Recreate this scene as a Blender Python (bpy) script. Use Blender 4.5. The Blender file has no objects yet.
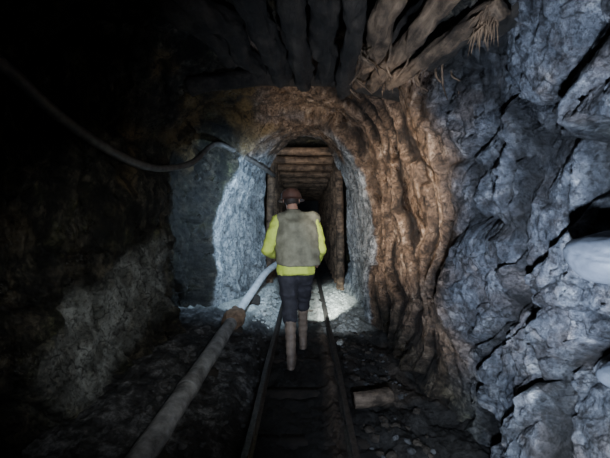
import bpy, bmesh, math, random
from mathutils import Vector, noise, Matrix
random.seed(4)
D=bpy.data
C=bpy.context
col=C.scene.collection

# ------------------------------------------------------------ helpers
def sm(a,b,x):
    if a==b: return float(x>a)
    t=max(0.0,min(1.0,(x-a)/(b-a))); return t*t*(3-2*t)
def link(o,parent=None):
    col.objects.link(o)
    if parent: o.parent=parent
    return o
def empty(name,loc=(0,0,0)):
    e=D.objects.new(name,None); e.location=loc; e.empty_display_size=.1; col.objects.link(e); return e
def mesh_obj(name,verts,faces,mat=None,smooth=True,parent=None):
    m=D.meshes.new(name); m.from_pydata([tuple(v) for v in verts],[],faces); m.update()
    if smooth: m.polygons.foreach_set('use_smooth',[True]*len(m.polygons))
    if mat: m.materials.append(mat)
    return link(D.objects.new(name,m),parent)

class NT:
    def __init__(s,name):
        s.m=D.materials.new(name); s.m.use_nodes=True; s.t=s.m.node_tree; s.n=s.t.nodes
        s.b=s.n['Principled BSDF']
    def add(s,typ,**k):
        nd=s.n.new(typ)
        for a,v in k.items(): setattr(nd,a,v)
        return nd
    def l(s,a,b): s.t.links.new(a,b)
    def noise(s,scale,detail=6,rough=.6,vec=None,dist=0):
        nd=s.add('ShaderNodeTexNoise'); nd.inputs['Scale'].default_value=scale; nd.inputs['Detail'].default_value=detail
        nd.inputs['Roughness'].default_value=rough; nd.inputs['Distortion'].default_value=dist
        s.l(vec if vec else s.co(),nd.inputs['Vector']); return nd.outputs[0]
    def co(s):
        if not hasattr(s,'_c'): s._c=s.add('ShaderNodeTexCoord').outputs['Object']
        return s._c
    def ramp(s,fac,stops):
        r=s.add('ShaderNodeValToRGB'); e=r.color_ramp.elements
        while len(e)<len(stops): e.new(.5)
        for i,(p,c) in enumerate(stops):
            e[i].position=p; e[i].color=(*c,1) if len(c)==3 else c
        s.l(fac,r.inputs[0]); return r.outputs[0]
    def mix(s,fac,a,b,mode='MIX'):
        m=s.add('ShaderNodeMix',data_type='RGBA',blend_type=mode)
        for inp,v in ((m.inputs[0],fac),(m.inputs[6],a),(m.inputs[7],b)):
            if isinstance(v,(int,float)): inp.default_value=v
            elif isinstance(v,tuple): inp.default_value=(*v,1)
            else: s.l(v,inp)
        return m.outputs[2]
    def math(s,op,a,b=None):
        m=s.add('ShaderNodeMath',operation=op)
        for i,v in enumerate((a,b)):
            if v is None: continue
            if isinstance(v,(int,float)): m.inputs[i].default_value=v
            else: s.l(v,m.inputs[i])
        return m.outputs[0]
    def bump(s,h,strength=.5,dist=.02,prev=None):
        b=s.add('ShaderNodeBump'); b.inputs['Strength'].default_value=strength; b.inputs['Distance'].default_value=dist
        s.l(h,b.inputs['Height'])
        if prev: s.l(prev,b.inputs['Normal'])
        return b.outputs[0]
    def attr(s,name):
        a=s.add('ShaderNodeAttribute'); a.attribute_name=name; return a.outputs['Fac']
    def vor(s,scale,feature='DISTANCE_TO_EDGE',vec=None,out=0):
        v=s.add('ShaderNodeTexVoronoi',feature=feature); v.inputs['Scale'].default_value=scale
        s.l(vec if vec else s.co(),v.inputs['Vector']); return v.outputs[out]
    def stretch(s,sc,rot=(0,0,0),vec=None):
        mp=s.add('ShaderNodeMapping'); s.l(vec if vec else s.co(),mp.inputs[0]); mp.inputs['Scale'].default_value=sc; mp.inputs['Rotation'].default_value=rot
        return mp.outputs[0]
    def warp(s,scale,amt):
        nz=s.add('ShaderNodeTexNoise'); nz.inputs['Scale'].default_value=scale; nz.inputs['Detail'].default_value=4
        s.l(s.co(),nz.inputs['Vector'])
        vm=s.add('ShaderNodeVectorMath',operation='MULTIPLY_ADD')
        s.l(nz.outputs['Color'],vm.inputs[0]); vm.inputs[1].default_value=(amt,)*3; s.l(s.co(),vm.inputs[2])
        return vm.outputs[0]

def simple(name,c1,c2,scale=10,rough=.7,bump=.4,bd=.01,metal=0,detail=6):
    t=NT(name); n=t.noise(scale,detail,.65)
    t.l(t.ramp(n,[(.3,c1),(.7,c2)]),t.b.inputs['Base Color'])
    t.b.inputs['Roughness'].default_value=rough; t.b.inputs['Metallic'].default_value=metal
    if bump: t.l(t.bump(t.noise(scale*3,8,.7),bump,bd),t.b.inputs['Normal'])
    return t.m

# ------------------------------------------------------------ rock material
def rock_material():
    t=NT('rock')
    w=t.warp(2.2,.35)
    wf=t.warp(7,.10)
    n1=t.noise(2.6,10,.68,w); n2=t.noise(9,12,.80,w); n3=t.noise(38,6,.7)
    st=t.noise(5,12,.80,t.stretch((1.2,1.8,.45),(.35,0,0),w))
    mixn=t.math('ADD',t.math('MULTIPLY',n2,.55),t.math('MULTIPLY',st,.45))
    grey=t.ramp(mixn,[(.39,(.018,.021,.028)),(.455,(.09,.10,.122)),(.52,(.20,.217,.255)),(.57,(.38,.40,.44)),(.62,(.88,.90,.92))])
    grey=t.mix(t.ramp(n1,[(.49,(0,0,0)),(.60,(.8,.8,.8))]),grey,t.mix(1.0,grey,(.60,.46,.38),'MULTIPLY'))
    brown=t.ramp(mixn,[(.39,(.018,.011,.007)),(.455,(.12,.075,.047)),(.53,(.36,.235,.155)),(.60,(.80,.62,.46))])
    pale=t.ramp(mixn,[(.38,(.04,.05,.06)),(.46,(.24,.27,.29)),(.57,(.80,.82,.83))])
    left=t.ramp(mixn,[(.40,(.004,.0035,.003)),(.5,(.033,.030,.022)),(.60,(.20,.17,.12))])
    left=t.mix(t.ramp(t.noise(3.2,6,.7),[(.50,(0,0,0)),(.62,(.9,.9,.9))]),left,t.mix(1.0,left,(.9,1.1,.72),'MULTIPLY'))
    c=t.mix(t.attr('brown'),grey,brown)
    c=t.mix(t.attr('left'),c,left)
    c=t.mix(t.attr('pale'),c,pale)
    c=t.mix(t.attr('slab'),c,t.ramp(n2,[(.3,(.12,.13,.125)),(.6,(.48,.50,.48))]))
    c=t.mix(t.attr('ochre'),c,(.28,.19,.08))
    c=t.mix(t.attr('groove_shade'),c,t.mix(1.0,c,(.07,.06,.055),'MULTIPLY'))  # crevice shade painted into the rock colour
    ve=t.vor(3.1,vec=t.warp(3.5,.5))
    crack=t.ramp(ve,[(0,(.06,.06,.06)),(.03,(1,1,1))])
    c=t.mix(t.ramp(n1,[(.40,(0,0,0)),(.52,(.9,.9,.9))]),c,t.mix(1.0,c,crack,'MULTIPLY'))
    c=t.mix(t.ramp(n3,[(.40,(.85,.85,.85)),(.5,(0,0,0))]),c,t.mix(1.0,c,(.28,.26,.25),'MULTIPLY'))
    t.l(c,t.b.inputs['Base Color'])
    t.l(t.ramp(n1,[(.40,(.27,.27,.27)),(.54,(.78,.78,.78))]),t.b.inputs['Roughness'])
    cellA=t.vor(9,'F1',t.warp(6,.22),1); cellB=t.vor(26,'F1',wf,1)
    b=t.bump(cellA,.4,.03); b=t.bump(cellB,.7,.016,b); b=t.bump(n2,1.0,.07,b); b=t.bump(n3,1.0,.018,b); b=t.bump(t.noise(120,3,.6),.6,.005,b)
    t.l(b,t.b.inputs['Normal'])
    return t.m
ROCK=rock_material()

# ------------------------------------------------------------ tunnel shell
KEYS=[ # Y, L, R, T, n, zc
(-1.5,1.50,1.08,2.80,3.0,1.2),(.5,1.50,1.06,2.80,3.0,1.2),(2.4,1.50,1.06,2.80,3.0,1.2),(3.5,1.45,1.00,2.85,2.8,1.2),
(3.95,1.68,.97,2.98,2.4,1.2),(4.30,1.55,.94,2.86,2.1,1.2),(4.42,1.22,.88,2.60,1.9,1.2),(4.50,1.17,.82,2.56,1.9,1.2),(4.75,1.16,.90,2.62,1.9,1.2),
(6.2,.74,.76,2.86,2.4,1.3),(6.6,.9,.9,2.95,3,1.3),(9,.9,.9,2.6,3,1.3),(16,.9,.9,2.4,3,1.3)]
def prof(Y):
    if Y<=KEYS[0][0]: return KEYS[0][1:]
    for a,b in zip(KEYS,KEYS[1:]):
        if Y<=b[0]:
            f=(Y-a[0])/(b[0]-a[0]); return tuple(p+(q-p)*f for p,q in zip(a[1:],b[1:]))
    return KEYS[-1][1:]
def facet(P,sc,seed):
    d,pts=noise.voronoi(P*sc+Vector((seed,seed*1.3,0)))
    p0=pts[0]; rv=noise.cell_vector(p0*37.0)
    rv=Vector((rv.x-.5,rv.y-.5,rv.z-.5))*1.0
    loc=(P*sc+Vector((seed,seed*1.3,0)))-p0
    edge=min(1,(d[1]-d[0])*7)
    return (rv.x*1.0+loc.dot(rv)*1.6)*.5, edge
def shell_point(Y,s):
    L,R,T,n,zc=prof(Y)
    base=-.45
    if s<.27:
        f=s/.27; x=R; z=base+(zc-base)*f; nrm=Vector((1,0,0))
    elif s>.73:
        f=(1-s)/.27; x=-L; z=base+(zc-base)*f; nrm=Vector((-1,0,0))
    else:
        a=(s-.27)/.46*math.pi
        ca,sa=math.cos(a),math.sin(a)
        W=R if ca>0 else L
        x=math.copysign(abs(ca)**(2/n),ca)*W; z=zc+(T-zc)*abs(sa)**(2/n)
        nrm=Vector((ca,0,sa))
    P=Vector((x,Y,z))
    if x<0 and z<1.15:
        P.x+=.42*((1.15-max(z,-.3))/1.45)**1.4*sm(.3,1.3,Y)*(1-sm(3.2,3.8,Y))
    inner=sm(4.3,4.45,Y)
    deep=sm(6.1,6.4,Y)
    amp=1-.55*inner
    side=sm(-.2,.5,P.x)
    br=sm(2.2,2.55,Y+noise.noise(P*1.5)*.35)*(1-inner)*sm(-.9,-.3,P.x)
    bs=br*side
    d=noise.noise(P*1.1+Vector((3,7,1)))*.15
    d-=(noise.turbulence(P*2.3,3,False)*.07-.035)*(1-.5*bs)
    wp=P+noise.noise_vector(P*2.0)*.14
    wq=Vector((wp.x,wp.y,wp.z*.7+wp.y*.25))
    f1,e1=facet(wq,2.1,11); f2,e2=facet(wq,5.0,5); f3,e3=facet(wq+noise.noise_vector(P*6)*.04,12.0,7)
    slabz=0
    if P.x<-.5 and Y<3.9:
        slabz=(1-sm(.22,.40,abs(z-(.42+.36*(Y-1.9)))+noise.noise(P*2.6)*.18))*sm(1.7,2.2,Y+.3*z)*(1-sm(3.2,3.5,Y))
    k=(1-.65*slabz)*(1-.85*bs)
    near=1-sm(2.1,2.6,Y) if x>0 else 0
    d+=(f1*.20+(1-e1)*(.04+.04*near))*k
    d+=(f2*.10+(1-e2)*.025)*k
    d+=f3*.05*(1-.65*slabz)*(1-.75*bs)
    d+=noise.fractal(P*14,.8,2.0,4)*.018*(1-.5*bs)
    # foliation: the rock steps inward in sheets; joints at the foot of each step are painted dark as shade
    ph=(Y*2.7+.45*math.sin(z*1.7+.6)+noise.noise(Vector((P.x*.8,P.y*1.0,P.z*1.1)))*1.1+(z-1.5)*.30+noise.noise(P*5)*.22+noise.noise(P*12)*.07)
    saw=(ph%1.0)
    gmask=sm(-.5,-.15,noise.noise(P*1.9+Vector((0,0,9))))
    gr=sm(.42,.66,saw)*(1-sm(.955,.985,saw))*gmask
    sawc=saw if saw<.95 else (1-saw)/.05*.95
    d+=bs*(sawc-.5)*.085
    ph2=ph*3.0+noise.noise(P*3)*.7; s2=ph2%1.0; gr2=sm(.55,.80,s2)*(1-sm(.92,.99,s2))*sm(-.15,.2,noise.noise(P*2.4))
    s2c=s2 if s2<.93 else (1-s2)/.07*.93
    d+=bs*(s2c-.5)*.018
    d*=amp
    r=(P-Vector((1.05,1.2,1.6))).length+noise.noise(P*5)*.06
    hole=1-sm(.08,.20,r)
    d+=.26*hole
    r=(P-Vector((1.05,1.08,1.27))).length
    d+=.16*(1-sm(.10,.22,r))
    Q=P+nrm*d
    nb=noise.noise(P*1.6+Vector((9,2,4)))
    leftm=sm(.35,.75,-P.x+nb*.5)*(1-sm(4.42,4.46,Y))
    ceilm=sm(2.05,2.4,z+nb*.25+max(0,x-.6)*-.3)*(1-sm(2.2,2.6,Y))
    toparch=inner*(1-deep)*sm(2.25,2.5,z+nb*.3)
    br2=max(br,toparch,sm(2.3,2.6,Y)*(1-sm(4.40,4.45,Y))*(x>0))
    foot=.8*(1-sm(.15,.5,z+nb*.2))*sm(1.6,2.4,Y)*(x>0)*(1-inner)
    leftm=max(leftm*(1-sm(-.9,-.2,P.x)*max(br,inner)),ceilm,deep,foot,hole*.95)  # hole term darkens the socket colour, standing in for its shade
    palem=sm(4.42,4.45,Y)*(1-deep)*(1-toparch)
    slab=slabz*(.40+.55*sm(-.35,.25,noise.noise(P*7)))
    och=sm(.15,.45,noise.noise(P*2.4+Vector((4,4,8)))+.5-(P-Vector((-.95,3.8,2.5))).length*.6)*.8
    och=max(och, .2*sm(.25,.55,noise.noise(P*3.1))*leftm*(1-deep)*sm(1.0,1.6,z)*(x<0))
    recess_shade=.75*sm(3.6,3.9,Y)*(1-sm(4.40,4.44,Y))*sm(.9,1.1,-P.x)*(1-sm(1.9,2.3,z))  # paints shade into the recess left of the portal
    groove_shade=max(bs*gr*.97,bs*gr2*.7,recess_shade,(1-e1)*.9*(1-slabz)*(1-.4*inner)*(1-.85*br),(1-e2)*.5*sm(-.1,.2,nb)*(1-slabz)*(1-.9*br))
    return Q,(br2,leftm,palem,och,slab,groove_shade)
Ys=[-1.5+.1*i for i in range(20)]
y=.5
while y<6.6:
    Ys.append(y); y*=1.0044
y=6.6
while y<16: Ys.append(y); y+=.08
NS=560
def build_shell(name,s0,s1):
    cols=[i/NS for i in range(int(s0*NS),int(s1*NS)+1)]
    V=[];A=[[],[],[],[],[],[]]
    for Y in Ys:
        for s in cols:
            q,m=shell_point(Y,s); V.append(q)
            for k in range(6): A[k].append(m[k])
    nc=len(cols); F=[]
    for i in range(len(Ys)-1):
        for j in range(nc-1):
            a=i*nc+j; F.append((a,a+nc,a+nc+1,a+1))
    o=mesh_obj(name,V,F,ROCK,smooth=True)
    for nm,a in zip(('brown','left','pale','ochre','slab','groove_shade'),A):
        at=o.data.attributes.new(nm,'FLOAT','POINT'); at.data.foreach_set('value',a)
    return o
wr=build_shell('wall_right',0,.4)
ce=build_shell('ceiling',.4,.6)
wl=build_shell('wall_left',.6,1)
from mathutils.bvhtree import BVHTree
def bvh(o): return BVHTree.FromPolygons([v.co for v in o.data.vertices],[tuple(p.vertices) for p in o.data.polygons])
BL=bvh(wl)
mesh_obj('wall_back',[(-2,15.9,-1),(2,15.9,-1),(2,15.9,3.5),(-2,15.9,3.5)],[(0,1,2,3)],simple('dark_rock',(.01,.01,.01),(.04,.035,.03)))

# ------------------------------------------------------------ floor
def floor_z(x,y):
    P=Vector((x,y,0))
    z=-.085+noise.noise(P*1.7)*.03+noise.turbulence(P*6,4,False)*.035+noise.fractal(P*22,1,2,3)*.012
    z+=.20*sm(-.62,-1.25,x)*(1-sm(4,5,y))+.13*sm(-.42,-.6,x)
    z+=.05*sm(.5,.75,x)*noise.noise(P*4)
    z+=.09*sm(4.0,4.9,y)*(sm(.36,.6,abs(x+.03)))
    z+=.035*max(0,1-abs(x-.22)/.08)
    d,p=noise.voronoi(P*17); z+=max(0,.45-d[0])*.03*(.3+.7*sm(.3,.45,abs(x+.03)))
    return z
def floor_mat():
    t=NT('muddy_gravel'); n=t.noise(7,12,.75); n2=t.noise(45,6,.7)
    dark=t.ramp(n,[(.35,(.005,.004,.004)),(.7,(.028,.024,.020))])
    grey=t.ramp(n,[(.38,(.010,.010,.012)),(.5,(.040,.040,.043)),(.64,(.24,.24,.25))])
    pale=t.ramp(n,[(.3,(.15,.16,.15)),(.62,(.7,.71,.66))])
    brown=t.ramp(n,[(.35,(.022,.015,.010)),(.68,(.24,.17,.12))])
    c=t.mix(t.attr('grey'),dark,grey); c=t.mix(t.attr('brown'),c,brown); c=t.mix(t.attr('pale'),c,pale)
    c=t.mix(t.ramp(n2,[(.38,(.8,.8,.8)),(.55,(0,0,0))]),c,t.mix(1.0,c,(.3,.3,.3),'MULTIPLY'))
    t.l(c,t.b.inputs['Base Color']); t.l(t.ramp(n,[(.35,(.3,.3,.3)),(.55,(.85,.85,.85))]),t.b.inputs['Roughness'])
    b=t.bump(n,.8,.04); b=t.bump(n2,.9,.015,b); t.l(b,t.b.inputs['Normal'])
    return t.m
FM=floor_mat()
ys=[-1.5+.15*i for i in range(14)]
y=.6
while y<7: ys.append(y); y*=1.0085
while y<16: ys.append(y); y+=.1
xs=[-1.95+i*.0125 for i in range(270)]
V=[];G=[];B=[];Pm=[]
for yy in ys:
    for x in xs:
        V.append((x,yy,floor_z(x,yy)))
        n=noise.noise(Vector((x*3,yy*2,4)))
        g=sm(-.40,-.55,x+n*.1)*.9+.12*sm(.36,.5,x+n*.1)
        G.append(min(1,g))
        B.append(.9*max(0,1-abs(x-.225+n*.03)/.085)+.35*sm(.1,.4,n)*(x>.4))
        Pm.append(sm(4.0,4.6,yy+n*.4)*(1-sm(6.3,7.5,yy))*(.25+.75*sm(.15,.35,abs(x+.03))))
nc=len(xs)
F=[(i*nc+j,i*nc+j+1,(i+1)*nc+j+1,(i+1)*nc+j) for i in range(len(ys)-1) for j in range(nc-1)]
fl=mesh_obj('floor',V,F,FM)
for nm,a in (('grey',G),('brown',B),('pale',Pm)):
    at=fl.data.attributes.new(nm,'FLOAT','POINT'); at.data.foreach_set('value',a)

# ------------------------------------------------------------ rubble
def stone(bm,c,r,mi=0,seed=0,sq=.7):
    res=bmesh.ops.create_icosphere(bm,subdivisions=2 if r<.06 else 3,radius=1)
    sc=Vector((r*random.uniform(.7,1.3),r*random.uniform(.7,1.3),r*random.uniform(.5,.85)*sq/.7))
    rot=Matrix.Rotation(random.uniform(0,6.28),3,'Z')
    for v in res['verts']:
        p=v.co.copy()
        f,_=facet(p,1.3,seed); k=1+f*.6+noise.noise(p*2+Vector((seed,0,0)))*.25
        p=Vector((p.x*sc.x,p.y*sc.y,p.z*sc.z))*k
        v.co=rot@p+Vector(c)
def bm_obj(name,bm,mat,smooth=True,parent=None):
    m=D.meshes.new(name); bm.to_mesh(m); bm.free()
    if mat: m.materials.append(mat)
    m.polygons.foreach_set('use_smooth',[smooth]*len(m.polygons))
    return link(D.objects.new(name,m),parent)
ST=simple('rubble_stone',(.012,.012,.014),(.12,.12,.125),16,.8,.7,.02)
SP=simple('pale_rubble_stone',(.15,.16,.15),(.6,.61,.58),14,.75,.6,.02)
SB=simple('brown_rubble_stone',(.010,.008,.007),(.07,.055,.042),14,.8,.7,.02)
bm=bmesh.new()
for i in range(260):
    y=random.uniform(1.3,4.4); x=random.choice([random.uniform(-1.1,-.98),random.uniform(-.72,-.42),random.uniform(.40,.85)])
    r=random.uniform(.006,.022)*(1 if random.random()<.9 else 1.9)
    if abs(x-.53)<.2 and abs(y-2.52)<.14: continue
    stone(bm,(x,y,floor_z(x,y)+r*.1),r,seed=i)
bm_obj('rubble',bm,ST,False)
bm=bmesh.new()
for i in range(260):
    y=random.uniform(4.2,6.1); x=random.choice([random.uniform(-.66,-.40),random.uniform(.34,.72)])
    r=random.uniform(.012,.04)
    stone(bm,(x,y,floor_z(x,y)+r*.2),r,seed=i)
for (x,y,r) in ((.48,4.25,.09),(.60,4.2,.06),(.40,4.5,.05),(.42,3.9,.05)):
    stone(bm,(x,y,floor_z(x,y)+r*.3),r,seed=int(r*1000))
bm_obj('rubble',bm,SP,False)
bm=bmesh.new()
for i in range(120):
    y=random.uniform(1.6,4.2); x=random.uniform(.42,.85)
    if abs(x-.53)<.2 and abs(y-2.52)<.14: continue
    r=random.uniform(.008,.035)
    stone(bm,(x,y,floor_z(x,y)+r*.1),r,seed=i+50)
bm_obj('rubble',bm,SB,False)

# ------------------------------------------------------------ track
RAIL=simple('rusty_rail_steel',(.03,.027,.026),(.13,.115,.105),30,.4,.4,.003,.6)
RTOP=simple('polished_rail_steel',(.22,.23,.25),(.55,.57,.61),25,.33,.2,.002,.7)
WOOD=simple('sleeper_wood',(.008,.006,.005),(.035,.026,.019),14,.9,.6,.01)
track=empty('railway_track',(-.027,0,0))
pf=[(-.036,-.07),(.036,-.07),(.036,-.062),(.006,-.052),(.006,-.022),(.023,-.015),(.023,-.003),(.018,0),(-.018,0),(-.023,-.003),(-.023,-.015),(-.006,-.022),(-.006,-.052),(-.036,-.062)]
for k,x0 in enumerate((-.337,.337)):
    V=[];F=[];n=len(pf); YY=[-1+.25*i for i in range(66)]
    for y in YY:
        dx=noise.noise(Vector((k*5,y*.7,0)))*.012; dz=noise.noise(Vector((k*5+2,y*.9,0)))*.008
        for a,b in pf: V.append((x0+a+dx,y,b+dz+.005))
    for i in range(len(YY)-1):
        for j in range(n): F.append((i*n+j,i*n+(j+1)%n,(i+1)*n+(j+1)%n,(i+1)*n+j))
    o=mesh_obj('rail_%d'%(k+1),V,F,RAIL,False,track); o.data.materials.append(RTOP)
    for p in o.data.polygons:
        if p.normal.z>.7 and p.center.z>-.02: p.material_index=1
def boxmesh(bm,c,s,rotz=0,bev=.01,jit=.0):
    r=bmesh.ops.create_cube(bm,size=1)
    M=Matrix.Translation(c)@Matrix.Rotation(rotz,4,'Z')@Matrix.Diagonal((*s,1))
    for v in r['verts']: v.co=M@v.co
    es=list({e for v in r['verts'] for e in v.link_edges})
    bmesh.ops.bevel(bm,geom=es,offset=bev,segments=2,affect='EDGES')
bm=bmesh.new()
y=.3;i=0
while y<15:
    boxmesh(bm,(random.uniform(-.03,.03),y,-.124),(.86,.13,.09),random.uniform(-.05,.05),.015); y+=.62
bm_obj('sleepers',bm,WOOD,True,track)

# ------------------------------------------------------------ tubes
def tube(name,pts,rad,mat,parent=None,res=16,jit=0,sub=8,seed=0,cap=True,noisefreq=3):
    P=[Vector(p) for p in pts]; R=rad if isinstance(rad,(list,tuple)) else [rad]*len(P)
    Q=[];RR=[]
    for i in range(len(P)-1):
        p0=P[max(i-1,0)];p1=P[i];p2=P[i+1];p3=P[min(i+2,len(P)-1)]
        for k in range(sub):
            t=k/sub
            Q.append(.5*((2*p1)+(-p0+p2)*t+(2*p0-5*p1+4*p2-p3)*t*t+(-p0+3*p1-3*p2+p3)*t**3)); RR.append(R[i]+(R[i+1]-R[i])*t)
    Q.append(P[-1]);RR.append(R[-1])
    V=[];F=[]
    up=Vector((0,0,1))
    for i,q in enumerate(Q):
        tg=(Q[min(i+1,len(Q)-1)]-Q[max(i-1,0)]).normalized()
        if abs(tg.z)>.95: up=Vector((1,0,0))
        a=tg.cross(up).normalized(); b=a.cross(tg)
        for j in range(res):
            th=2*math.pi*j/res
            dd=a*math.cos(th)+b*math.sin(th)
            r=RR[i]*(1+jit*noise.fractal((q*noisefreq+dd*1.1+Vector((seed*3.1,0,0))),1,2,3))
            V.append(q+dd*r)
    for i in range(len(Q)-1):
        for j in range(res): F.append((i*res+j,i*res+(j+1)%res,(i+1)*res+(j+1)%res,(i+1)*res+j))
    if cap:
        F.append(tuple(range(res-1,-1,-1))); F.append(tuple((len(Q)-1)*res+j for j in range(res)))
    return mesh_obj(name,V,F,mat,True,parent)

pipe=empty('water_pipe')
PM=simple('dusty_grey_pipe',(.08,.08,.083),(.40,.40,.41),11,.65,.8,.012,.1,10)
PW=simple('pale_pipe',(.35,.36,.37),(.62,.64,.66),8,.5,.2,.004)
tube('pipe_near',[(-.90,.5,.12),(-.855,1.55,.16),(-.85,2.4,.17),(-.84,3.3,.20),(-.83,3.85,.22)],.071,PM,pipe,24,.06,noisefreq=5)
tube('pipe_far',[(-.83,3.85,.22),(-.76,4.7,.33),(-.66,5.6,.46),(-.52,6.2,.52)],.055,PW,pipe,24)
RG=simple('rag_wrap',(.08,.05,.035),(.30,.20,.13),18,.9,.8,.02)
tube('joint_wrap',[(-.84,3.66,.22),(-.835,3.76,.222),(-.83,3.9,.226),(-.828,4.0,.235)],[.08,.125,.115,.07],RG,pipe,28,.35,sub=6,noisefreq=8)
tube('coupling',[(-.852,2.32,.17),(-.85,2.42,.171)],.078,PM,pipe,24,.01)
bm=bmesh.new()
for (x,y,z) in ((-.86,1.75,.03),(-.85,2.75,.03),(-.83,3.75,.06),(-.76,4.75,.13)):
    boxmesh(bm,(x,y,z),(.22,.1,.18 if y<4 else .28),.1,.02)
bm_obj('pipe_supports',bm,WOOD,True,pipe)

BLK=simple('black_rubber',(.008,.008,.008),(.03,.03,.032),15,.42,.2,.003)
HOS=simple('dusty_black_hose',(.030,.027,.025),(.15,.14,.13),18,.45,.3,.004)
def wall_x(y,z,off=.05):
    h=BL.ray_cast(Vector((-.2,y,z)),Vector((-1,0,0)))
    return (h[0].x if h[0] else -1.4)+off
hp=[]
for (y,z,dx) in ((.6,2.2,None),(1.1,2.14,None),(1.45,2.06,None),(1.74,1.97,None),(2.2,1.87,None),(2.7,1.83,None),(3.2,1.88,None),(3.6,2.0,-1.22),(4.10,2.30,-1.12),(4.34,2.29,-.96),(4.75,2.22,-.78),(5.3,2.16,-.62),(6.0,2.15,-.56)):
    x=dx if dx is not None else max(wall_x(y,z,.08),-1.32)
    hp.append((x,y,z))
tube('rubber_hose',hp,.033,HOS,None,14,.05,sub=8)

# ------------------------------------------------------------ timber
def wood_mat(name,c1,c2,sc=(14,1.6,14)):
    t=NT(name)
    mp=t.add('ShaderNodeMapping'); t.l(t.co(),mp.inputs[0]); mp.inputs['Scale'].default_value=sc
    n=t.noise(1.6,8,.7,mp.outputs[0],.5); n2=t.noise(6,8,.7)
    c=t.ramp(n,[(.3,c1),(.7,c2)]); c=t.mix(t.ramp(n2,[(.40,(.9,.9,.9)),(.58,(0,0,0))]),c,t.mix(1.0,c,(.15,.14,.13),'MULTIPLY'))
    t.l(c,t.b.inputs['Base Color']); t.b.inputs['Roughness'].default_value=.75
    t.l(t.bump(n2,.7,.04,t.bump(n,.9,.03)),t.b.inputs['Normal']); return t.m
LOG=wood_mat('rough_log',(.008,.006,.005),(.06,.046,.034))
LOG2=wood_mat('broken_wood',(.12,.07,.04),(.40,.26,.155))
LOG3=wood_mat('pale_log',(.035,.023,.015),(.36,.24,.15))
SHL=wood_mat('weathered_short_log',(.05,.035,.025),(.34,.25,.18),(1.6,14,14))
tube('short_log',[(.38,2.50,-.005),(.52,2.52,.0),(.68,2.56,.005)],[.058,.062,.055],SHL,None,20,.12,sub=8,seed=71)
def up(px,py,z):
    Y=(z-1.42)/((216-py)/330.0); return Vector(((px-307)/330.0*Y,Y,z))
roof=empty('roof_timbers')
L=[((150,-60),(262,70),2.54,.07,0),((215,-60),(285,80),2.50,.08,0),((275,-60),(305,86),2.46,.07,0),((330,-60),(326,80),2.52,.08,0),((366,-60),(345,94),2.40,.055,0),((425,-60),(357,84),2.48,.072,1),
((465,-20),(374,88),2.38,.055,1),((500,12),(390,86),2.34,.046,1),((475,-50),(392,64),2.50,.075,0),((560,-20),(430,66),2.38,.05,0),((95,-60),(235,62),2.56,.07,0)]
for i,(a,b,z,r,pl) in enumerate(L):
    A=up(*a,z); B2=up(*b,z+.02)
    pts=[]
    n=6
    for k in range(n):
        f=k/(n-1); p=A*(1-f)+B2*f
        if 0<k<n-1: p+=Vector((random.uniform(-.03,.03),0,random.uniform(-.03,.03)))
        pts.append(p)
    tube('log_%d'%(i+1),pts,[r*1.1,r*1.0,r*random.uniform(.85,1.1),r,r*random.uniform(.9,1.1),r*.95],LOG3 if pl else LOG,roof,30,.34,sub=12,seed=i,noisefreq=8)
tube('cross_log',[(-1.05,3.05,2.60),(-.4,3.0,2.66),(.3,3.02,2.64),(.88,2.98,2.50)],[.08,.07,.07,.075],LOG,roof,24,.3,sub=14,seed=33)
def splint(bm,base,cnt,ln,spread):
    for i in range(cnt):
        c=base+Vector((random.uniform(-spread,spread),random.uniform(-.05,.05),random.uniform(-.01,.06)))
        d=Vector((random.uniform(-.35,.1),random.uniform(-.2,.2),random.uniform(-1.3,-.3))).normalized()*random.uniform(.4,1)*ln
        r=random.uniform(.003,.007); a=d.cross(Vector((.3,1,.2))).normalized()*r; b=d.normalized().cross(a)
        vs=[bm.verts.new(c+q) for q in (a,b,-a,-b)]; m=[bm.verts.new(c+d*.6+q*.6+Vector((0,0,.01))) for q in (a,b,-a,-b)]; t=bm.verts.new(c+d)
        for j in range(4): bm.faces.new((vs[j],vs[(j+1)%4],m[(j+1)%4],m[j])); bm.faces.new((m[j],m[(j+1)%4],t))
bm=bmesh.new()
splint(bm,up(484,28,2.30),40,.15,.03); splint(bm,up(388,90,2.34),16,.07,.04); splint(bm,up(360,88,2.44),14,.07,.05)
bm_obj('splinters',bm,LOG2,True,roof)
for i in range(20):
    p=up(random.uniform(340,470),random.uniform(50,88),2.40)
    q=p+Vector((random.uniform(-.12,.12),random.uniform(-.1,.1),-random.uniform(.05,.20)))
    tube('root_%d'%(i+1),[p+Vector((0,0,.08)),p,(p+q)/2+Vector((random.uniform(-.03,.03),0,0)),q],[.009,.008,.006,.003],LOG3,roof,8,.2,sub=5,seed=i+90)

TS=wood_mat('set_timber',(.05,.03,.018),(.34,.22,.135),(1.6,14,14))
sets=empty('timber_sets')
y=6.42;i=0
while y<14.5:
    top=2.62-.16*(y-6.35)/1.0*.9 if y<9 else 2.62-.38-(y-9)*.03
    top=max(top,1.98)
    for s in (-1,1):
        tube('post_%d'%(i*2+(s>0)),[(s*.70,y,-.12),(s*.69,y,.9),(s*.64,y,top)],[.085,.08,.075],TS,sets,14,.12,sub=5,seed=i)
    tube('cap_%d'%i,[(-.78,y,top+.07),(0,y+.02,top+.06),(.78,y,top+.07)],[.085,.08,.085],TS,sets,14,.15,sub=8,seed=i+9)
    y2=y+.14
    for k in range(2):
        tube('lagging_%d_%d'%(i,k),[(-.7,y2,top+.12+.03*k),(.7,y2,top+.12)],.055,TS,sets,10,.2,sub=10,seed=i*3+k); y2+=.17
    y+=.55; i+=1

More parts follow.
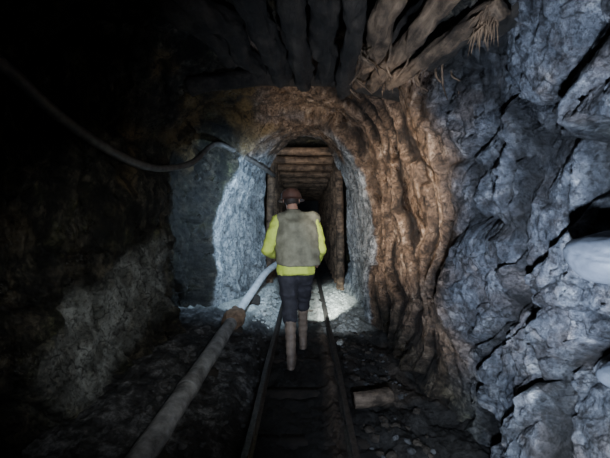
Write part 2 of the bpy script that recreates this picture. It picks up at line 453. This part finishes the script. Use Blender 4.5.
# ------------------------------------------------------------ boulder on right side
BOU=simple('smooth_grey_boulder',(.050,.057,.072),(.125,.14,.168),5,.6,.35,.01)
def boulder(name,c,s,seed,mat):
    bm=bmesh.new(); r=bmesh.ops.create_icosphere(bm,subdivisions=5,radius=1)
    for v in r['verts']:
        p=v.co.copy(); k=1+noise.noise(p*1.1+Vector((seed,0,0)))*.16+noise.fractal(p*3+Vector((seed,2,0)),1,2,4)*.03
        g=abs(p.z-.15-.25*p.y+.1*noise.noise(p*2)); k-=.05*(1-sm(0,.06,g))
        v.co=Vector((p.x*s[0],p.y*s[1],p.z*s[2]))*k
    o=bm_obj(name,bm,mat); o.location=c; return o
boulder('boulder',(1.005,1.08,1.285),(.12,.115,.085),3,BOU)
boulder('boulder',(1.075,1.08,.88),(.07,.08,.05),8,BOU)

# ------------------------------------------------------------ the man
man=empty('walking_miner',(-.09,3.12,0))
def hull(bm,parts,sub=2):
    b=bmesh.new()
    for c,r in parts:
        if isinstance(r,(int,float)): r=(r,r,r)
        g=bmesh.ops.create_icosphere(b,subdivisions=sub,radius=1)
        for v in g['verts']: v.co=Vector((v.co.x*r[0]+c[0],v.co.y*r[1]+c[1],v.co.z*r[2]+c[2]))
    h=bmesh.ops.convex_hull(b,input=b.verts[:])
    dele=[v for v in h['geom_interior'] if isinstance(v,bmesh.types.BMVert)]
    bmesh.ops.delete(b,geom=dele,context='VERTS')
    m=D.meshes.new('tmp'); b.to_mesh(m); b.free(); bm.from_mesh(m); D.meshes.remove(m)
def chain(bm,pts):
    for a,b in zip(pts,pts[1:]): hull(bm,[a,b])
def remeshed(name,bm,voxel,mats,matfn=None,smooth=6,disp=None,parent=man):
    m=D.meshes.new(name+'_src'); bm.to_mesh(m); bm.free()
    o=D.objects.new(name+'_src',m); col.objects.link(o)
    r=o.modifiers.new('r','REMESH'); r.mode='VOXEL'; r.voxel_size=voxel
    if smooth:
        s=o.modifiers.new('s','SMOOTH'); s.iterations=smooth; s.factor=.5
    dg=C.evaluated_depsgraph_get(); dg.update()
    nm=D.meshes.new_from_object(o.evaluated_get(dg)); nm.name=name
    D.objects.remove(o)
    if disp:
        no=[v.normal.copy() for v in nm.vertices]
        for v,n in zip(nm.vertices,no): v.co+=n*disp(v.co)
    nm.materials.clear()
    for mm in mats: nm.materials.append(mm)
    for p in nm.polygons:
        p.use_smooth=True
        p.material_index=matfn(p.center) if matfn else 0
    return link(D.objects.new(name,nm),parent)
YEL=simple('hi_vis_yellow_cloth',(.36,.45,.05),(.56,.66,.12),12,.8,.3,.006)
NAV=simple('dark_trouser_cloth',(.008,.008,.012),(.030,.030,.042),14,.85,.3,.006)
VST=simple('dusty_vest_cloth',(.08,.075,.052),(.25,.24,.17),6,.85,.4,.008)
SKN=simple('skin',(.28,.15,.10),(.36,.20,.14),20,.55,.1,.002)
BOO=simple('muddy_rubber_boot',(.09,.068,.055),(.25,.195,.155),9,.6,.4,.006)
HLM=simple('brown_helmet',(.04,.022,.018),(.09,.048,.038),9,.4,.1,.003)
HAR=simple('hair',(.012,.008,.006),(.03,.02,.015),60,.7,.6,.004)
bm=bmesh.new()
hx=-.05
hull(bm,[((0,.19,1.28),(.175,.115,.12)),((-.15,.21,1.385),.065),((.15,.21,1.385),.065),((0,.16,1.06),(.155,.11,.08)),((-.02,.215,1.43),(.07,.06,.04))])
hull(bm,[((0,.16,1.06),(.16,.115,.08)),((0,.14,.90),(.175,.125,.07))])
hull(bm,[((0,.14,.95),(.185,.135,.05)),((0,.14,.865),(.20,.145,.025))])
chain(bm,[((-.02,.22,1.40),.062),((-.04,.255,1.52),.055)])
chain(bm,[((-.175,.21,1.375),.076),((-.29,.17,1.08),.062),((-.24,.42,1.00),.046)])
chain(bm,[((.175,.21,1.375),.072),((.250,.18,1.09),.058),((.215,.42,.93),.045)])
chain(bm,[((-.085,.145,.90),.112),((-.062,.15,.54),.084),((-.060,.09,.42),.078)])
chain(bm,[((.085,.145,.90),.112),((.068,.37,.55),.084),((.068,.41,.46),.080)])
def bdisp(p):
    if p.z>1.47: return 0
    return noise.fractal(p*11,1,2,3)*.007+math.sin(p.z*60+noise.noise(p*8)*5)*.0035*(1 if p.z<.8 or abs(p.x)>.2 else .5)
def bmat(c):
    if c.z>1.455 and abs(c.x+.03)<.09: return 2
    if c.z<.845 and abs(c.x)<.22 and not(c.x>.17 and c.y>.3): return 1
    return 0
remeshed('clothed_body',bm,.0095,[YEL,NAV,SKN],bmat,5,bdisp)
bm=bmesh.new()
hull(bm,[((.015,.185,1.29),(.205,.140,.11)),((-.145,.21,1.40),.066),((.17,.21,1.40),.068),((.02,.15,1.0),(.215,.155,.05)),((.02,.145,.945),(.222,.160,.02))],3)
hull(bm,[((-.08,.18,1.42),.05),((.06,.18,1.42),.05),((-.02,.22,1.47),(.075,.06,.02))])
def vdisp(p): return noise.fractal(p*9,1,2,3)*.009+math.sin(p.z*34+p.x*14+noise.noise(p*6)*5)*.005
remeshed('vest',bm,.010,[VST],None,5,vdisp)
bm=bmesh.new()
hz=1.575;hy=.28
hull(bm,[((hx,hy,hz+.02),(.075,.092,.085)),((hx,hy+.03,hz-.065),(.052,.055,.045))],3)
hull(bm,[((hx,hy+.092,hz+.005),.010),((hx,hy+.108,hz-.028),(.015,.012,.010))])
for s in (-1,1):
    hull(bm,[((hx+s*.078,hy,hz+.012),(.010,.018,.022)),((hx+s*.074,hy+.004,hz-.018),(.008,.012,.012))])
hull(bm,[((hx-.022,hy+.083,hz-.058),.007),((hx+.022,hy+.083,hz-.058),.007)])
hull(bm,[((hx-.03,hy+.084,hz+.035),.010),((hx+.03,hy+.084,hz+.035),.010)])
remeshed('head',bm,.0045,[SKN,HAR],lambda c: 1 if (c.y<hy+.02 and c.z>hz-.045 and abs(c.x-hx)<.078) or c.z>hz+.06 else 0,3)
EW=simple('eye',(.7,.7,.7),(.8,.8,.8),5,.2,0)
for s in (-1,1):
    bm=bmesh.new(); bmesh.ops.create_uvsphere(bm,u_segments=16,v_segments=10,radius=.011)
    o=bm_obj('eye_%d'%(s+2),bm,EW,True,man); o.location=(hx+s*.03,hy+.082,hz+.012)
V=[];F=[];n=40
rings=[(1.32,1.28,-.006),(1.34,1.30,-.002),(1.06,1.05,.012),(1.03,1.02,.03),(.98,.98,.065),(.84,.84,.095),(.60,.62,.115),(.3,.32,.125),(.02,.02,.128)]
for k,(a,b,zz) in enumerate(rings):
    for j in range(n):
        th=2*math.pi*j/n
        x=.104*a*math.cos(th); y=.124*b*math.sin(th)
        if k<2 and math.sin(th)>.3: y*=1.12
        rid=.007*(abs(x)<.012)*(k>3)
        V.append((x,y,zz+rid))
for k in range(len(rings)-1):
    for j in range(n): F.append((k*n+j,k*n+(j+1)%n,(k+1)*n+(j+1)%n,(k+1)*n+j))
F.append(tuple((len(rings)-1)*n+j for j in range(n)))
hm=mesh_obj('helmet',V,F,HLM,True,man); hm.location=(hx,hy-.005,hz+.005); hm.rotation_euler=(-.10,-.05,0)
so=hm.modifiers.new('s','SOLIDIFY'); so.thickness=.004
hm.modifiers.new('b','SUBSURF').levels=1
bm=bmesh.new(); bmesh.ops.create_cone(bm,cap_ends=True,segments=24,radius1=.028,radius2=.022,depth=.035)
hl=bm_obj('headlamp',bm,BLK,True,man); hl.location=(hx,hy+.145,hz+.06); hl.rotation_euler=(math.pi/2,0,0)
def boot(name,x,yh,knee,lift=0,pitch=0):
    bm=bmesh.new()
    hull(bm,[((x+knee[0],yh+knee[1],.44-lift),(.060,.064,.012)),((x,yh+.02,.14),(.048,.052,.03))])
    hull(bm,[((x,yh+.02,.15),(.048,.052,.03)),((x,yh,.06),(.043,.050,.05)),((x,yh+.07,.055),(.046,.04,.045))])
    hull(bm,[((x,yh-.005,.055),(.043,.050,.045)),((x+.005,yh+.20,.045),(.046,.05,.035)),((x,yh+.08,.07),(.043,.04,.04))])
    hull(bm,[((x,yh-.01,.016),(.044,.052,.016)),((x+.005,yh+.20,.016),(.050,.056,.014))])
    o=remeshed(name,bm,.007,[BOO],None,3,lambda p: noise.fractal(p*14,1,2,3)*.004+(math.sin(p.z*90)*.002 if p.z>.12 else 0))
    o.location.z=lift
    return o
boot('boot_left',-.045,.0,(-.012,.09),-.05)
boot('boot_right',.068,.48,(.0,-.06),-.05)
def hand(name,pos,side,grip,rot):
    bm=bmesh.new()
    hull(bm,[((-.032,0,0),.013),((.032,0,0),.013),((-.036,.085,0),.012),((.034,.082,0),.011),((0,-.03,0),(.028,.02,.018))])
    for k,(x,l) in enumerate(((-.036,.9),(-.012,1.03),(.012,.96),(.034,.78))):
        x*=side; p=Vector((x,.085,0)); ang=0; r=.0095
        for j,seg in enumerate((.042,.027,.022)):
            ang-=grip*(.8 if j==0 else 1)
            q=p+Vector((0,math.cos(ang),math.sin(ang)))*seg*l
            hull(bm,[(p,r),(q,r*.92)]); p=q; r*=.92
    p=Vector((-.034*side,.015,-.004)); q=p+Vector((-.028*side,.032,-.016)); w=q+Vector((.0*side,.026,-.018)); u=w+Vector((.012*side,.018,-.008))
    hull(bm,[(p,.014),(q,.0115)]);hull(bm,[(q,.0115),(w,.010)]);hull(bm,[(w,.010),(u,.0085)])
    o=remeshed(name,bm,.0035,[SKN],None,2); o.location=pos; o.rotation_euler=rot; return o
hand('hand_left',(-.228,.48,.985),-1,.75,(-.2,-1.2,0))
hand('hand_right',(.208,.475,.895),1,1.25,(-.5,1.2,0))
V=[];F=[];n=24
pr=[(0,.001),(0,.016),(.10,.016),(.12,.025),(.15,.027),(.15,.023),(.146,.001)]
for y,r in pr:
    for j in range(n):
        th=2*math.pi*j/n; V.append((r*math.cos(th),y,r*math.sin(th)))
for k in range(len(pr)-1):
    for j in range(n): F.append((k*n+j,k*n+(j+1)%n,(k+1)*n+(j+1)%n,(k+1)*n+j))
em=NT('torch_lens'); em.b.inputs['Emission Color'].default_value=(.85,1,.9,1); em.b.inputs['Emission Strength'].default_value=30
tc=mesh_obj('torch',V,F,BLK,True,man); tc.data.materials.append(em.m)
for p in tc.data.polygons:
    if p.index>=5*n: p.material_index=1
tc.location=(.175,.52,.865); tc.rotation_euler=(-.35,0,0)

# ------------------------------------------------------------ lights
def aim(o,t):
    o.rotation_euler=(Vector(t)-o.location).to_track_quat('-Z','Y').to_euler()
def area(name,loc,t,p,c,size,spread=180):
    l=D.lights.new(name,'AREA'); l.energy=p; l.color=c; l.size=size; l.spread=math.radians(spread)
    o=D.objects.new(name,l); o.location=loc; link(o); aim(o,t); return o
def spot(name,loc,t,p,c,ang,blend=.8,r=.03):
    l=D.lights.new(name,'SPOT'); l.energy=p; l.color=c; l.spot_size=math.radians(ang); l.spot_blend=blend; l.shadow_soft_size=r
    o=D.objects.new(name,l); o.location=loc; link(o); aim(o,t); return o
area('blue_wall_key',(.16,.25,.98),(1.05,1.8,1.35),46,(.66,.79,1.0),.06,122)  # unseen bluish key light near the camera for the right wall
spot('low_fill',(.40,.35,.8),(1.0,1.35,.30),75,(.84,.95,1.0),66,1,.03)  # unseen spot added to brighten the lower right wall
spot('warm_side_fill',(-.35,1.0,1.75),(.9,3.4,1.6),740,(1.0,.88,.73),44,1,.015)  # unseen warm spot, set to the side for relief on the brown wall
spot('roof_fill',(.25,1.1,1.5),(.68,2.75,2.45),65,(1.0,.88,.74),30,1,.02)  # unseen spot added to pick out the log ends
spot('front_fill',(-.1,.2,1.6),(-.05,3.5,1.15),230,(.90,.95,1.0),46,1,.03)  # unseen front fill from the camera side
spot('arch_fill',(.0,.8,1.3),(-.1,4.4,2.6),260,(1.0,.86,.66),28,1,.02)  # unseen warm spot added for the rock above the portal
spot('left_fill',(.1,.6,1.4),(-1.2,2.7,.8),75,(.93,.98,.98),66,1,.03)  # unseen fill added for the left wall and hose
spot('miner_headlamp',(-.14,3.64,1.64),(-1.0,5.0,1.2),240,(.52,.74,1.0),130,.9,.02)
spot('torch_beam',(.085,3.82,.80),(.27,5.2,.0),620,(.88,1.0,.95),38,.7,.02)
spot('drift_fill',(0,4.6,1.9),(0,7.2,2.75),70,(1.0,.78,.58),33,1,.05)  # added fill without a fixture, brightens the timber caps

w=D.worlds.new('dark'); C.scene.world=w; w.use_nodes=True
w.node_tree.nodes['Background'].inputs[0].default_value=(.02,.025,.03,1); w.node_tree.nodes['Background'].inputs[1].default_value=.15

cam=D.cameras.new('camera'); co=D.objects.new('camera',cam); link(co)
cam.sensor_width=36; cam.lens=36*330/610; cam.clip_start=.02
co.location=(0,0,1.42); co.rotation_euler=(math.radians(90-2.25),0,math.radians(-.0))
C.scene.camera=co
